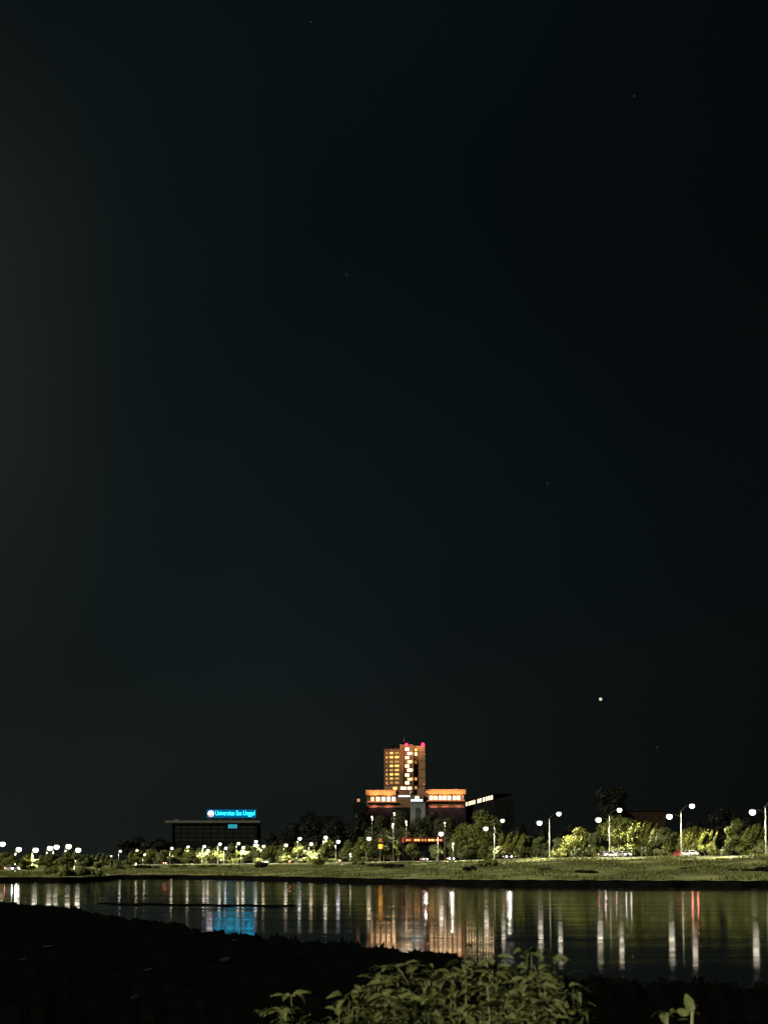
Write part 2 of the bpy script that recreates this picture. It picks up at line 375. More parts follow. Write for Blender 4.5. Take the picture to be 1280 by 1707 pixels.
def tree(name, px, Y, top, wpx, kind, label, cat='tree', group=None, style='round', n=700, base=None, size=None):
    zg = ground_z(px, Y) if base is None else base
    H = at(px, top, Y).z - zg; W = wpx * mpp(Y); seed = int(px * 13 + Y)
    g = random.Random(seed)
    t = thing(name, (xat(px, Y), Y, zg - .05), label, cat, group)
    lob = []; bm = bmesh.new()
    if style == 'round':
        cz = H * .60
        k = g.randint(7, 10)
        for i in range(k):
            a = 2 * math.pi * i / k + g.uniform(-.4, .4); rr = W * .5 * g.uniform(.35, .68)
            z = H * g.uniform(.26, .80); q = 1 - abs(z / H - .5) * .7
            lob.append((math.cos(a) * rr * q, math.sin(a) * rr * q, z, W * g.uniform(.15, .27), W * g.uniform(.15, .27), H * g.uniform(.11, .19), g.uniform(-.3, .3)))
        lob.append((g.uniform(-.1, .1) * W, 0, H * .84, W * .22, W * .22, H * .16))
        lob.append((0, 0, H * .55, W * .28, W * .28, H * .26))
        th = H * .42
    elif style == 'tuft':                     # upright leaning sprays
        k = g.randint(4, 6)
        for i in range(k):
            xx = W * (-.42 + .84 * i / (k - 1)); hh = H * g.uniform(.25, .36) * (1 - .4 * abs(xx / W))
            lob.append((xx, g.uniform(-.25, .25) * W, H - hh * 1.05 - abs(xx / W) * H * .22, W * g.uniform(.09, .14), W * .16, hh, g.uniform(.25, .5)))
        for i in range(3):
            lob.append((g.uniform(-.3, .3) * W, g.uniform(-.2, .2) * W, H * g.uniform(.32, .5), W * .24, W * .24, H * .16))
        th = H * .45
    elif style == 'shrub':
        for i in range(g.randint(5, 8)):
            lob.append((g.uniform(-.36, .36) * W, g.uniform(-.3, .3) * W, H * g.uniform(.25, .62), W * g.uniform(.14, .26), W * .24, H * g.uniform(.22, .36)))
        th = H * .3
    else:                                     # tall dark crown
        for i in range(12):
            z = H * g.uniform(.25, .9); q = 1 - max(0, (z / H - .55)) * 1.6
            lob.append((g.uniform(-.34, .34) * W * q, g.uniform(-.3, .3) * W * q, z, W * g.uniform(.16, .28), W * .25, H * g.uniform(.08, .15)))
        lob.append((0, 0, H * .6, W * .3, W * .3, H * .25)); lob.append((0, 0, H * .88, W * .15, W * .15, H * .11))
        th = H * .4
    r0 = max(.05, H * .022)
    if style != 'shrub':
        tube(bm, [(0, 0, 0), (g.uniform(-.1, .1) * r0 * 4, 0, th * .5), (0, 0, th), (.1, 0, H * .62)], [r0 * 1.25, r0, r0 * .8, r0 * .35], 7)
        for a in lob[:6]:
            tube(bm, [(0, 0, th * g.uniform(.7, 1)), (a[0] * .55, a[1] * .55, (th + a[2]) * .5), (a[0], a[1], a[2])], [r0 * .5, r0 * .35, r0 * .12], 5)
    else:
        for a in lob: tube(bm, [(a[0] * .3, a[1] * .3, 0), (a[0], a[1], a[2])], [r0, r0 * .4], 5)
    tr_ = obj('trunk', bm, M['bark'], t)
    if style == 'shrub': tr_['kind'] = 'stuff'
    v, f = leaves(lob, n, size or max(.22, 2.0 * mpp(Y)), seed)
    pyd('crown', v, f, M[kind], t)
    return t

GT = 'lit trees along the far road'
T = [  # px, extra distance behind the lamp line, top px, width px, leaf, style, label
 (1262, 5, 1372, 36, 'leaf_lit', 'tuft', 'olive tree at the right edge below the last street lamp'),
 (1226, 6, 1366, 40, 'leaf_lit', 'round', 'bushy olive tree standing just left of the last street lamp'),
 (1181, 3, 1382, 20, 'leaf_yellow', 'tuft', 'small tufted yellow-green tree on a thin pale trunk, right of the red cars'),
 (1154, 4, 1376, 32, 'leaf_yellow', 'tuft', 'bright tufted tree just right of the double lamp post above the red cars'),
 (1110, 8, 1380, 44, 'leaf_grey', 'round', 'dull grey-green tree under the lower lamp of the double post above the red cars'),
 (1070, 2, 1368, 34, 'leaf_yellow', 'tuft', 'slender tree with leaning bright sprays, right of the tallest dark tree'),
 (1034, 6, 1360, 66, 'leaf_lit', 'round', 'broad bright tree in front of the tallest dark tree, over the white headlights'),
 (993, 10, 1388, 26, 'leaf_grey', 'round', 'small grey-green tree left of the broad bright tree'),
 (962, 3, 1380, 46, 'leaf_yellow', 'round', 'bright bushy tree between the two double lamp posts'),
 (933, 9, 1398, 28, 'leaf_grey', 'round', 'low grey-green tree right beside the tall pale lamp pole'),
 (903, 9, 1396, 28, 'leaf_grey', 'round', 'low grey-green tree left beside the tall pale lamp pole'),
 (878, 3, 1394, 24, 'leaf_lit', 'tuft', 'small tufted olive tree left of the tall pale lamp pole'),
 (853, 2, 1386, 32, 'leaf_yellow', 'tuft', 'yellow-green tufted tree over the car by the third double lamp post'),
 (806, 14, 1350, 54, 'leaf_lit', 'round', 'tall olive tree behind the third double lamp post'),
 (776, 8, 1372, 40, 'leaf_lit', 'round', 'wide olive tree right of the twin headlights'),
 (758, 5, 1398, 26, 'leaf_lit', 'round', 'olive tree between the two pairs of bright headlights and the tall olive tree'),
 (728, 6, 1408, 26, 'leaf_grey', 'round', 'grey-green tree below the right end of the red-edged shop sign'),
 (688, 6, 1407, 26, 'leaf_lit', 'round', 'olive tree below the left end of the red-edged shop sign'),
 (652, 5, 1398, 30, 'leaf_lit', 'round', 'olive tree right of the small orange sign'),
 (620, 4, 1400, 26, 'leaf_lit', 'tuft', 'tufted olive tree left of the small orange sign'),
 (600, 4, 1396, 24, 'leaf_lit', 'round', 'olive tree behind the white and pink car'),
 (578, 6, 1402, 24, 'leaf_grey', 'round', 'grey-green tree left of the white and pink car'),
 (546, 4, 1398, 26, 'leaf_lit', 'round', 'olive tree beneath the faint lamp right of the sign building'),
 (520, 6, 1404, 24, 'leaf_grey', 'tuft', 'grey-green tufted tree midway between sign building and tower'),
 (497, 3, 1404, 22, 'leaf_lit', 'round', 'olive tree above the red tail lights of the far car'),
 (472, 5, 1408, 26, 'leaf_lit', 'round', 'olive tree right of the orange and white car'),
 (452, 6, 1408, 22, 'leaf_yellow', 'tuft', 'yellow-green tree above the orange and white car'),
 (430, 4, 1408, 24, 'leaf_grey', 'round', 'grey-green tree under the right end of the cyan sign'),
 (408, 6, 1410, 24, 'leaf_lit', 'round', 'olive tree under the small cyan panel'),
 (386, 4, 1408, 24, 'leaf_grey', 'round', 'grey-green tree under the middle of the cyan sign'),
 (364, 4, 1412, 24, 'leaf_lit', 'round', 'olive tree under the emblem of the cyan sign'),
 (342, 6, 1412, 24, 'leaf_grey', 'tuft', 'grey-green tufted tree left of the emblem of the cyan sign'),
 (318, 3, 1414, 26, 'leaf_lit', 'round', 'olive tree under the left half of the sign building'),
 (296, 5, 1416, 24, 'leaf_lit', 'round', 'olive tree under the left corner of the sign building'),
 (274, 4, 1418, 24, 'leaf_grey', 'round', 'grey-green tree above the small red light'),
 (252, 4, 1418, 26, 'leaf_lit', 'round', 'olive tree left of the small red light'),
 (230, 4, 1420, 24, 'leaf_lit', 'tuft', 'leftmost tufted olive tree beyond the headland'),
]
for i, (px, dd, top, wpx, lf, st, lab) in enumerate(T):
    Y = interp(px, ROAD_TAB) + 15 + dd
    tree('tree', px, Y, top - 2, wpx * 1.25, lf, lab, 'tree', GT, st, 3800 if px > 760 else 1700)
# dark trees behind
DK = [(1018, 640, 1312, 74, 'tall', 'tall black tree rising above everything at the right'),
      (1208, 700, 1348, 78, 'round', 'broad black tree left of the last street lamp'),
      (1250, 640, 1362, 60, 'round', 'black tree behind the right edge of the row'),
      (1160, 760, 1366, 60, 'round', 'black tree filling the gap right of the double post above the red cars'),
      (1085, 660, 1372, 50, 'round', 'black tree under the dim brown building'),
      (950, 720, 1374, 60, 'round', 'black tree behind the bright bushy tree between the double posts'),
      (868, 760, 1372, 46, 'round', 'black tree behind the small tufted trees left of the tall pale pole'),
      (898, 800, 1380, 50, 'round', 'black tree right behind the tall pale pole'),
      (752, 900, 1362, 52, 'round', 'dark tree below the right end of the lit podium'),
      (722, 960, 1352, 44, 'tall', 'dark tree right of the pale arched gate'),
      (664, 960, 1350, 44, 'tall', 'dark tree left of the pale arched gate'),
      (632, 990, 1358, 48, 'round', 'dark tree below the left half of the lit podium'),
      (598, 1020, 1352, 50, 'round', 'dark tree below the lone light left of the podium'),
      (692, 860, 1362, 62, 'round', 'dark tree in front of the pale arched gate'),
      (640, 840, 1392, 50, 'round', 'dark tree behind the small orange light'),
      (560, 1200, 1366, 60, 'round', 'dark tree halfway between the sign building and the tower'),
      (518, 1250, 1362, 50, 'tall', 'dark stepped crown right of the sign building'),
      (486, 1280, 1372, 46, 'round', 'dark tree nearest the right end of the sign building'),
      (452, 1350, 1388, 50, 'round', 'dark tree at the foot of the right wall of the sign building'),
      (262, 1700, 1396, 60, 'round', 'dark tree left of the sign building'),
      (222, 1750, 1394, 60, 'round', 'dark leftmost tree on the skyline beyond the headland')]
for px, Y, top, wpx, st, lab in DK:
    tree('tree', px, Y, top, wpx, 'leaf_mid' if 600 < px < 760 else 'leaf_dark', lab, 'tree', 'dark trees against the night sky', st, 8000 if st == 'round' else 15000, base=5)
# headland trees, left
HL = [(12, 486, 1420, 48, 'leaf_lit', 'round', 'olive tree cut by the left edge on the headland'),
      (48, 492, 1424, 40, 'leaf_yellow', 'round', 'second olive tree from the left edge on the headland'),
      (82, 480, 1422, 44, 'leaf_lit', 'round', 'olive tree in the middle of the headland'),
      (112, 474, 1418, 42, 'leaf_lit', 'round', 'fullest olive tree near the tip of the headland'),
      (140, 488, 1424, 40, 'leaf_grey', 'round', 'grey-green tree right of the fullest tree on the headland'),
      (166, 500, 1420, 32, 'leaf_grey', 'tuft', 'last grey-green tree at the tip of the headland'),
      (96, 430, 1440, 46, 'leaf_lit', 'shrub', 'round shrub at the water side of the headland'),
      (130, 432, 1444, 50, 'leaf_grey', 'shrub', 'low grey shrub beside the round shrub on the headland'),
      (162, 452, 1446, 36, 'leaf_grey', 'shrub', 'small shrub near the water at the headland tip')]
for px, Y, top, wpx, lf, st, lab in HL:
    tree('shrub' if st == 'shrub' else 'tree', px, Y, top, wpx, lf, lab, 'shrub' if st == 'shrub' else 'tree', 'plants on the left headland', st, 3000)
# shrubs on the slope
SH = [(812, 470, 1428, 34, 'leaf_lit', 'rounded olive shrub on the slope under the third double lamp post'),
      (535, 800, 1428, 30, 'leaf_lit', 'rounded olive shrub on the slope left of the white and pink car'),
      (592, 700, 1432, 30, 'leaf_grey', 'grey-green shrub on the slope right of the white and pink car'),
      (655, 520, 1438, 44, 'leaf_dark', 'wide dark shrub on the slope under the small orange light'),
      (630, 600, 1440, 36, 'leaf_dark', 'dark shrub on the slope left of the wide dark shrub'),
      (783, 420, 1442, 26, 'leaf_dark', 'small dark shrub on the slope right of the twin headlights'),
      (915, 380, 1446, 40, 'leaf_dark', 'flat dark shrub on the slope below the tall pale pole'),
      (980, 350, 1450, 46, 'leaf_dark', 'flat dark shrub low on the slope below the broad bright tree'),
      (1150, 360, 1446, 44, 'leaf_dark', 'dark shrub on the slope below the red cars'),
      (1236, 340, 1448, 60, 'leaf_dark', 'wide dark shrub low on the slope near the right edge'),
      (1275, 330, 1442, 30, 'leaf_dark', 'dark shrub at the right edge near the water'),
      (430, 800, 1436, 36, 'leaf_dark', 'dark shrub by the water under the orange and white car'),
      (300, 900, 1440, 40, 'leaf_grey', 'grey-green shrub on the bank under the sign building'),
      (345, 850, 1440, 40, 'leaf_grey', 'grey-green shrub on the bank under the emblem of the sign'),
      (388, 800, 1442, 36, 'leaf_lit', 'olive shrub on the bank under the middle of the sign'),
      (246, 900, 1442, 44, 'leaf_dark', 'dark shrub on the bank near the headland tip'),
      (206, 800, 1440, 40, 'leaf_grey', 'grey-green shrub where the headland meets the far bank')]
for px, Y, top, wpx, lf, lab in SH:
    tree('shrub', px, Y, top, wpx, lf, lab, 'shrub', 'shrubs on the far bank slope', 'shrub', 800)

for i in range(22):
    px = 190 + i * 20.5; D_ = interp(px, ROAD_TAB) + 15
    tree('shrub', px, D_, 1426 + 3 * math.sin(i * 2.2), 26, ('leaf_lit', 'leaf_grey')[i % 2], 'low roadside shrub between the left street lamps, %s from the headland tip' % ORD[i + 1], 'shrub', 'low shrubs along the far road', 'shrub', 560)
for i in range(17):
    px = 778 + i * 31; D_ = interp(px, ROAD_TAB) + 16.5
    tree('shrub', px, D_, 1404 + 5 * math.sin(i * 2.7), 36, ('leaf_grey', 'leaf_lit')[i % 2], 'roadside shrub under the right hand row of trees, %s from the tall olive tree' % ORD[i + 1], 'shrub', 'low shrubs along the far road', 'shrub', 1100)

# ------------------------------------------------------------------ street lamps
def spot(parent, loc, energy, size=152, soft=.35, col=(1, .92, .66)):
    d = bpy.data.lights.new('lamp_light', 'SPOT'); d.energy = energy; d.spot_size = R(size); d.spot_blend = .35
    d.shadow_soft_size = soft; d.color = col
    o = bpy.data.objects.new('lamp_light', d); C.objects.link(o); o.parent = parent; o.location = loc
    return o
def head(parent, x, z, r, m, energy, side):
    bm = bmesh.new(); ball(bm, (x, 0, z + r * .7), r * .8, r * .7, r * .35, 12, 8, -.15, 1)
    h = obj('lamp_head', bm, M['dark_steel'], parent, smooth=True)
    bm = bmesh.new(); ball(bm, (x, 0, z), r, r * .9, r * .95, 14, 9, -1, .7)
    obj('lens', bm, m, h, smooth=True)
    spot(parent, (x, 0, z - r * 1.1), energy)
def lamp_double():
    t = thing('street_lamp', (0, 0, 0), 'x', 'street lamp')
    bm = bmesh.new(); tube(bm, [(0, 0, -.2), (0, 0, .6), (0, 0, .62), (0, 0, 10.2)], [.24, .24, .17, .10], 10); obj('pole', bm, M['steel'], t)
    bm = bmesh.new(); tube(bm, [(0, 0, 10.0), (1.0, 0, 11.1), (2.6, 0, 11.75)], [.08, .065, .05], 6); obj('arm', bm, M['dark_steel'], t)
    bm = bmesh.new(); tube(bm, [(0, 0, 8.8), (-1.0, 0, 9.3), (-2.6, 0, 9.55)], [.07, .06, .05], 6); obj('arm', bm, M['dark_steel'], t)
    head(t, 2.6, 11.3, .6, M['lamp'], 33000, 1); head(t, -2.6, 8.95, .68, M['lamp'], 33000, -1)
    return t
def lamp_single(h, r, energy, arm=1.2):
    t = thing('street_lamp', (0, 0, 0), 'x', 'street lamp')
    bm = bmesh.new(); tube(bm, [(0, 0, -2.5), (0, 0, .6), (0, 0, .62), (0, 0, h - .3)], [.20, .20, .15, .10], 8); obj('pole', bm, M['steel'], t)
    bm = bmesh.new(); tube(bm, [(0, 0, h - .5), (arm * .4, 0, h + .25), (arm, 0, h + r * .9)], [.08, .065, .05], 6); obj('arm', bm, M['dark_steel'], t)
    head(t, arm, h, r, M['lamp'], energy, 1)
    return t
GL = 'street lamps around the lake'
d0 = lamp_double()
DBL = [(1277, 452, 'double-arm street lamp whose pole stands at the right edge'), (1136, 490, 'double-arm street lamp behind the two red-lit cars'),
       (1016, 524, 'double-arm street lamp in front of the tallest dark tree'), (916, 560, 'double-arm street lamp on a tall pale pole clear of trees'),
       (824, 640, 'double-arm street lamp before the tall olive tree right of the tower')]
for i, (px, D, lab) in enumerate(DBL):
    o = d0 if i == 0 else copy_tree(d0)
    o.location = (xat(px, D), D, 5); o.rotation_euler = (0, 0, R(4 * i)); o['label'] = lab; o['group'] = GL
# single lamps by the place of their glowing heads
SG = [(735, 1390), (615, 1398), (564, 1403), (543, 1396), (519, 1407), (500, 1398), (477, 1409), (440, 1411), (427, 1403), (406, 1413), (398, 1406), (377, 1414), (367, 1407),
      (347, 1418), (341, 1411), (314, 1412), (287, 1414), (269, 1423), (242, 1425), (229, 1418), (213, 1426), (201, 1419), (186, 1427)]
spec = {735: 'street lamp glowing just left of the tall olive tree right of the tower', 615: 'street lamp glowing below the lone light left of the podium'}
def relamp(o, m, f):
    for c in o.children:
        if c.type == 'LIGHT': c.data = c.data.copy(); c.data.energy *= f
        for q in c.children:
            q.data = q.data.copy(); q.data.materials.clear(); q.data.materials.append(m)
s0 = lamp_single(10, .85, 46000)
for i, (px, py) in enumerate(SG):
    o = s0 if i == 0 else copy_tree(s0)
    D = interp(px, ROAD_TAB) + 14 if px > 230 else F * (15 - CAMZ) / (HOR - py) * .985
    p = at(px, py, D)
    o.location = (p.x - 1.2, D, p.z - 10); o['group'] = GL
    k = len(SG) - i
    if i and i % 3: relamp(o, M['lamp_b'] if i % 3 == 1 else M['lamp_c'], .8 + .1 * (i % 5))
    o['label'] = spec.get(px, 'white street lamp on the far road, %s from the headland tip towards the tower' % ORD[k])
HS = [(5, 1407), (32, 1416), (60, 1417), (84, 1414), (95, 1412), (115, 1411), (131, 1417)]
h0 = lamp_single(6.2, .62, 36000, .8)
for i, (px, py) in enumerate(HS):
    o = h0 if i == 0 else copy_tree(h0)
    D = 500 + 8 * math.sin(i * 2.1); p = at(px, py, D)
    o.location = (p.x - .8, D, p.z - 6.2); o['group'] = GL; o['label'] = 'low street lamp on the left headland, %s from the left edge' % ORD[i + 1]
# small path lamps among the trees
PL = [(136, 1430, 560, 'dim path lamp half hidden in the trees of the headland'), (227, 1440, 1000, 'tiny white path lamp low on the bank right of the headland'),
      (584, 1424, 840, 'small path lamp right above the white and pink car'), (755, 1407, 700, 'small yellowish path lamp above the right twin headlights'),
      (741, 1372, 880, 'small path lamp high in the dark trees below the podium'), (657, 1356, 930, 'small path lamp in the dark trees left of the arched gate'),
      (677, 1370, 845, 'small path lamp in front of the dark tree at the arched gate'), (620, 1362, 970, 'small path lamp among dark trees below the left podium end'),
      (655, 1374, 830, 'small path lamp lowest in the dark trees below the tower')]
def path_lamp():
    t = thing('path_lamp', (0, 0, 0), 'x', 'path lamp')
    bm = bmesh.new(); tube(bm, [(0, 0, -.3), (0, 0, 0)], [.09, .07], 8); obj('pole', bm, M['steel'], t)
    bm = bmesh.new(); tube(bm, [(0, 0, 0), (0, 0, .1)], [.2, .25], 8); obj('collar', bm, M['dark_steel'], t)
    bm = bmesh.new(); ball(bm, (0, 0, .48), .36, .36, .38, 10, 8); obj('globe', bm, M['lamp_warm'], t, smooth=True)
    return t
for i, (px, py, D, lab) in enumerate(PL):
    o = path_lamp(); p = at(px, py, D); zg = ground_z(px, D)
    o.location = (p.x, D, p.z - .48); o['label'] = lab; o['group'] = 'small path lamps between the trees'
    pole = [c for c in o.children if c.name.startswith('pole')][0]
    for v in pole.data.vertices:
        if v.co.z < -.1: v.co.z = zg - (p.z - .48) - .1
    spot(o, (0, 0, -.1), 30000, 156, .3, (1, .86, .56))

# the lamp of the near bank, behind the camera, that lights the foreground shrubs
n0_ = lamp_single(8.0, .3, 4200, 1.0)
n0_.location = (-8.5, -1.5, .78); n0_.rotation_euler = (0, 0, R(20)); n0_['label'] = 'street lamp on the near bank behind the viewer'
for c in n0_.children:
    if c.type == 'LIGHT': c.data = c.data.copy(); c.data.energy = 20000; c.data.spot_size = R(143.5); c.data.spot_blend = .06; c.data.shadow_soft_size = .15

# ------------------------------------------------------------------ buildings
class Face:
    """a facade plane: p0, direction angle; w(u, out, z) -> world offset relative to the thing"""
    def __init__(s, p0, ang): s.p0 = Vector(p0); s.u = Vector((math.cos(ang), math.sin(ang), 0)); s.n = Vector((math.sin(ang), -math.cos(ang), 0)); s.ang = ang
    def hit(s, px, py):
        d = ray(px, py); o = Vector((0, 0, CAMZ)); t = (s.p0 - o).dot(s.n) / d.dot(s.n); q = o + d * t - s.p0
        return q.dot(s.u), q.z
def fbox(name, m, parent, fc, u0, u1, z0, z1, d0, d1, bev=0, origin=None):
    """box on a facade; d = distance in front of it"""
    bm = bmesh.new(); box(bm, u0, u1, -d1, -d0, z0, z1, bev)
    off = fc.p0 - (origin or Vector((0, 0, 0)))
    bmesh.ops.transform(bm, matrix=Matrix.Translation(off) @ Matrix.Rotation(fc.ang, 4, 'Z'), verts=bm.verts)
    return obj(name, bm, m, parent)
_wr = random.Random(4)
_var = {}
def vary(m):
    k_ = _wr.choice((.35, .6, .8, 1, 1, 1.25))
    if (m.name, k_) not in _var:
        q = m.copy(); e_ = [x for x in q.node_tree.nodes if x.type == 'EMISSION'][0]; e_.inputs[1].default_value *= k_; _var[(m.name, k_)] = q
    return _var[(m.name, k_)]
def window(parent, fc, org, px, py, wp, hp, m, bars=1):
    u, z = fc.hit(px, py); k = mpp(fc.p0.y); w2, h2 = wp * k / 2, hp * k / 2
    fr = fbox('window', M['frame'], parent, fc, u - w2 - .18, u + w2 + .18, z - h2 - .18, z + h2 + .18, 0, .12, 0, org)
    bm = bmesh.new(); nb = bars + 1; st = 2 * w2 / nb
    for i in range(nb): box(bm, u - w2 + i * st + .07, u - w2 + (i + 1) * st - .07, -.2, -.124, z - h2, z + h2)
    bmesh.ops.transform(bm, matrix=Matrix.Translation(fc.p0 - org) @ Matrix.Rotation(fc.ang, 4, 'Z'), verts=bm.verts)
    obj('pane', bm, vary(m) if m.name.startswith('lit_window') else m, fr)

TY = 1700.0; k = mpp(TY)
org = Vector((xat(675, TY), TY, 5))
tw = thing('tower_building', org, 'tall tower with golden lit windows, red roof beacons and a lit two-winged podium', 'tower')
def tz(py): return at(640, py, TY).z
# left wing, turned a little
fl = Face(at(640.5, 1448, TY + 6).xy.to_3d() + Vector((0, 0, 0)), R(-22))
uL = fl.hit(667.5, 1300)[0]
wing = fbox('wing', M['wall_brown'], tw, fl, 0, uL, 5, tz(1248), -14, 0, 0, org)
fbox('parapet', M['wall_dark'], wing, fl, -.3, uL, tz(1248) + .002, tz(1245), -14, .3, 0, org)
for i, y in enumerate((1255, 1262, 1269.5, 1276.5, 1283.5, 1290.5, 1297.5, 1304.5)):
    for x, wp, bars in ((644.8, 3.4, 0), (652.5, 6.0, 1), (661.5, 7.6, 2)):
        yy = y - (x - 645) * .02 + .5
        if (i, x) in (): continue
        window(tw, fl, org, x, yy, wp, 3.6, M['win_amber'] if (x < 646 or (i == 7 and x < 655)) else M['win_gold'], bars)
fm = Face((xat(666.5, TY - 4), TY - 4, 0), 0)
u1 = fm.hit(689.4, 1300)[0]
core = fbox('core', M['wall_brown'], tw, fm, 0, u1, 5, at(0, 1241, TY - 4).z, -18, 0, 0, org)
fbox('lift_room', M['wall_dark'], core, fm, u1 * .1, u1 * .55, at(0, 1241, TY - 4).z + .002, at(0, 1237, TY - 4).z, -12, -3, 0, org)
for i, y in enumerate((1249, 1256, 1263, 1270, 1277, 1284, 1292, 1299, 1305)):
    odd = i % 2
    window(tw, fm, org, 682.3 if odd else 678.6, y, 6.8, 4.6, M['win_white'], 1)
    if odd: window(tw, fm, org, 687.2, y - .5, 2.0, 4.6, M['win_gold'], 0)
for y, xs in ((1314, ((658.5, 7), (672, 9), (682.5, 7))), (1321, ((658, 9), (667, 8), (679.5, 10)))):
    for x, wp in xs:
        window(tw, fl if x < 666 else fm, org, x, y, wp, 4.4, M['win_white'] if x > 664 else M['win_gold'], 2)
fr_ = Face((xat(689.6, TY - 2), TY - 2, 0), R(4))
u2 = fr_.hit(708.6, 1300)[0]
fbox('lift_tower', M['wall_tan'], tw, fr_, 0, u2, 5, at(0, 1243.5, TY - 2).z, -16, 0, 0, org)
for y, m in ((1250, 'win_gold'), (1257, 'win_white'), (1270.5, 'win_amber'), (1277.5, 'frame'), (1284.5, 'frame'), (1291.5, 'frame'), (1298.5, 'win_amber'), (1306, 'frame'), (1313, 'win_amber')):
    window(tw, fr_, org, 693, y, 4.0, 4.6, M[m] if m != 'frame' else M['dark_glass'], 0)
for y in (1251.5, 1258.7, 1266, 1273, 1280, 1287, 1294, 1301, 1308): fbox('floor_ledge', M['wall_brown'], tw, fl, 0, uL - .05, tz(y) - .25, tz(y) + .25, .004, .55, 0, org)
for x in (642.2, 648.3, 656.6, 666.5):
    u_p = fl.hit(x, 1280)[0]; fbox('pier', M['wall_brown'], tw, fl, u_p - .35, u_p + .35, tz(1309), tz(1249), .006, .75, 0, org)
for x in (672, 688.6):
    u_p = fm.hit(x, 1280)[0]; fbox('pier', M['wall_brown'], tw, fm, u_p - .35, u_p + .3, tz(1309), at(0, 1243, TY - 4).z, .006, .9, 0, org)
for y in (1254, 1268, 1282, 1296, 1310): fbox('floor_ledge', M['wall_tan'], tw, fr_, .1, u2 - .1, tz(y) - .2, tz(y) + .2, .004, .4, 0, org)
for x, w_, h_ in ((646, 5, 3), (656, 4, 2), (696, 4, 3)):
    f_ = fl if x < 668 else fr_; u_p = f_.hit(x, 1250)[0]; zt_ = tz(1245) if x < 668 else at(0, 1243.5, TY - 2).z
    fbox('roof_unit', M['wall_dark'], tw, f_, u_p, u_p + w_ * k, zt_ + .002, zt_ + h_ * k, -9, -4, 0, org)
# podium wings
fp = Face((xat(611.5, TY - 20), TY - 20, 0), 0)
up = lambda x: fp.hit(x, 1330)[0]
zp = lambda y: at(640, y, TY - 20).z
pod = fbox('podium', M['wall_brown'], tw, fp, 0, up(684), zp(1346), zp(1318), -30, 0, 0, org)
fbox('lower_floors', M['wall_dark'], tw, fp, -2, up(776), 5, zp(1346) - .004, -32, 1.5, 0, org)  # podium wall painted dark here, where the lit band above fades out
podr = fbox('podium', M['wall_brown'], tw, fp, up(706), up(774), zp(1346), zp(1317), -30, 0, 0, org)
fbox('roof', M['wall_tan'], pod, fp, -1.0, up(660), zp(1325.5), zp(1317), .004, 2.2, 0, org)
fbox('roof', M['wall_tan'], podr, fp, up(711), up(774) + 1.0, zp(1324), zp(1316), .004, 2.2, 0, org)
for x in (621, 630, 639, 647.5, 656): window(tw, fp, org, x, 1332, 6.0, 6.6, M['win_white'], 1)
for x in (718.5, 726, 733.5, 741, 748.5, 757, 764.5): window(tw, fp, org, x, 1330, 5.6, 6.4, M['win_white'], 1)
window(tw, fp, org, 771, 1329, 2.2, 7, M['win_orange'], 0)
fbox('ledge', M['wall_tan'], tw, fp, -.5, up(662), zp(1338.5), zp(1336.6), .004, 2.4, 0, org)
fbox('ledge', M['wall_tan'], tw, fp, up(710), up(775), zp(1336.5), zp(1334.6), .004, 2.4, 0, org)
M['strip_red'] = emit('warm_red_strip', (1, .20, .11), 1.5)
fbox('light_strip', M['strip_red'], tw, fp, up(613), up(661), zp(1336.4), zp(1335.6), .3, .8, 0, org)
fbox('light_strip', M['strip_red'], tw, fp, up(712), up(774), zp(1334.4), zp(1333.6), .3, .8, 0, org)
fbox('light_strip', M['strip_cold'], tw, fp, up(664), up(683.5), zp(1328.6), zp(1325.8), .3, 1.0, 0, org)
fe = Face((xat(684.5, TY - 24), TY - 24, 0), 0); ue = fe.hit(705, 1340)[0]; ze = lambda y: at(640, y, TY - 24).z
ent = fbox('entrance_block', M['wall_grey'], tw, fe, 0, ue, 5, ze(1325), -3.9, 0, 0, org)
fbox('light_strip', M['strip_cold'], ent, fe, .2, ue - .2, ze(1336), ze(1332.6), .3, 1.4, 0, org)
window(tw, fe, org, 695, 1329.6, 6.5, 4.8, M['win_white'], 1)
# pale gate with an arch
def arch(name, m, parent, fc, org_, ua, ub, z0, z1, aw, ah, dep):
    bm = bmesh.new(); c = (ua + ub) / 2; pts_ = [(ua, z0), (ua, z1), (ub, z1), (ub, z0), (c + aw, z0)]
    arc = [(c - aw * math.cos(i * math.pi / 10), ah + aw * math.sin(i * math.pi / 10)) for i in range(11)]
    quads = [((ua, z0), (c - aw, z0), (c - aw, ah), (ua, z1)), ((c + aw, z0), (ub, z0), (ub, z1), (c + aw, ah))]
    top = [(ua + (ub - ua) * i / 10, z1) for i in range(11)]
    quads += [(arc[i], arc[i + 1], top[i + 1], top[i]) for i in range(10)]
    for dd_, flip in ((-dep, False), (-.05, True)):
        for q in quads:
            v = [bm.verts.new((u, dd_, z)) for u, z in q]; bm.faces.new(v[::-1] if flip else v)
    inner = [(c - aw, z0)] + arc + [(c + aw, z0)]
    for (ua_, za), (ub_, zb) in list(zip(inner, inner[1:])) + [((ua, z1), (ua, z0)), ((ub, z0), (ub, z1)), ((ub, z1), (ua, z1))]:
        bm.faces.new([bm.verts.new(q) for q in ((ua_, -dep, za), (ua_, -.05, za), (ub_, -.05, zb), (ub_, -dep, zb))])
    bmesh.ops.remove_doubles(bm, verts=bm.verts, dist=.001); bmesh.ops.recalc_face_normals(bm, faces=bm.faces)
    bmesh.ops.transform(bm, matrix=Matrix.Translation(fc.p0 - org_) @ Matrix.Rotation(fc.ang, 4, 'Z'), verts=bm.verts)
    return obj(name, bm, m, parent)
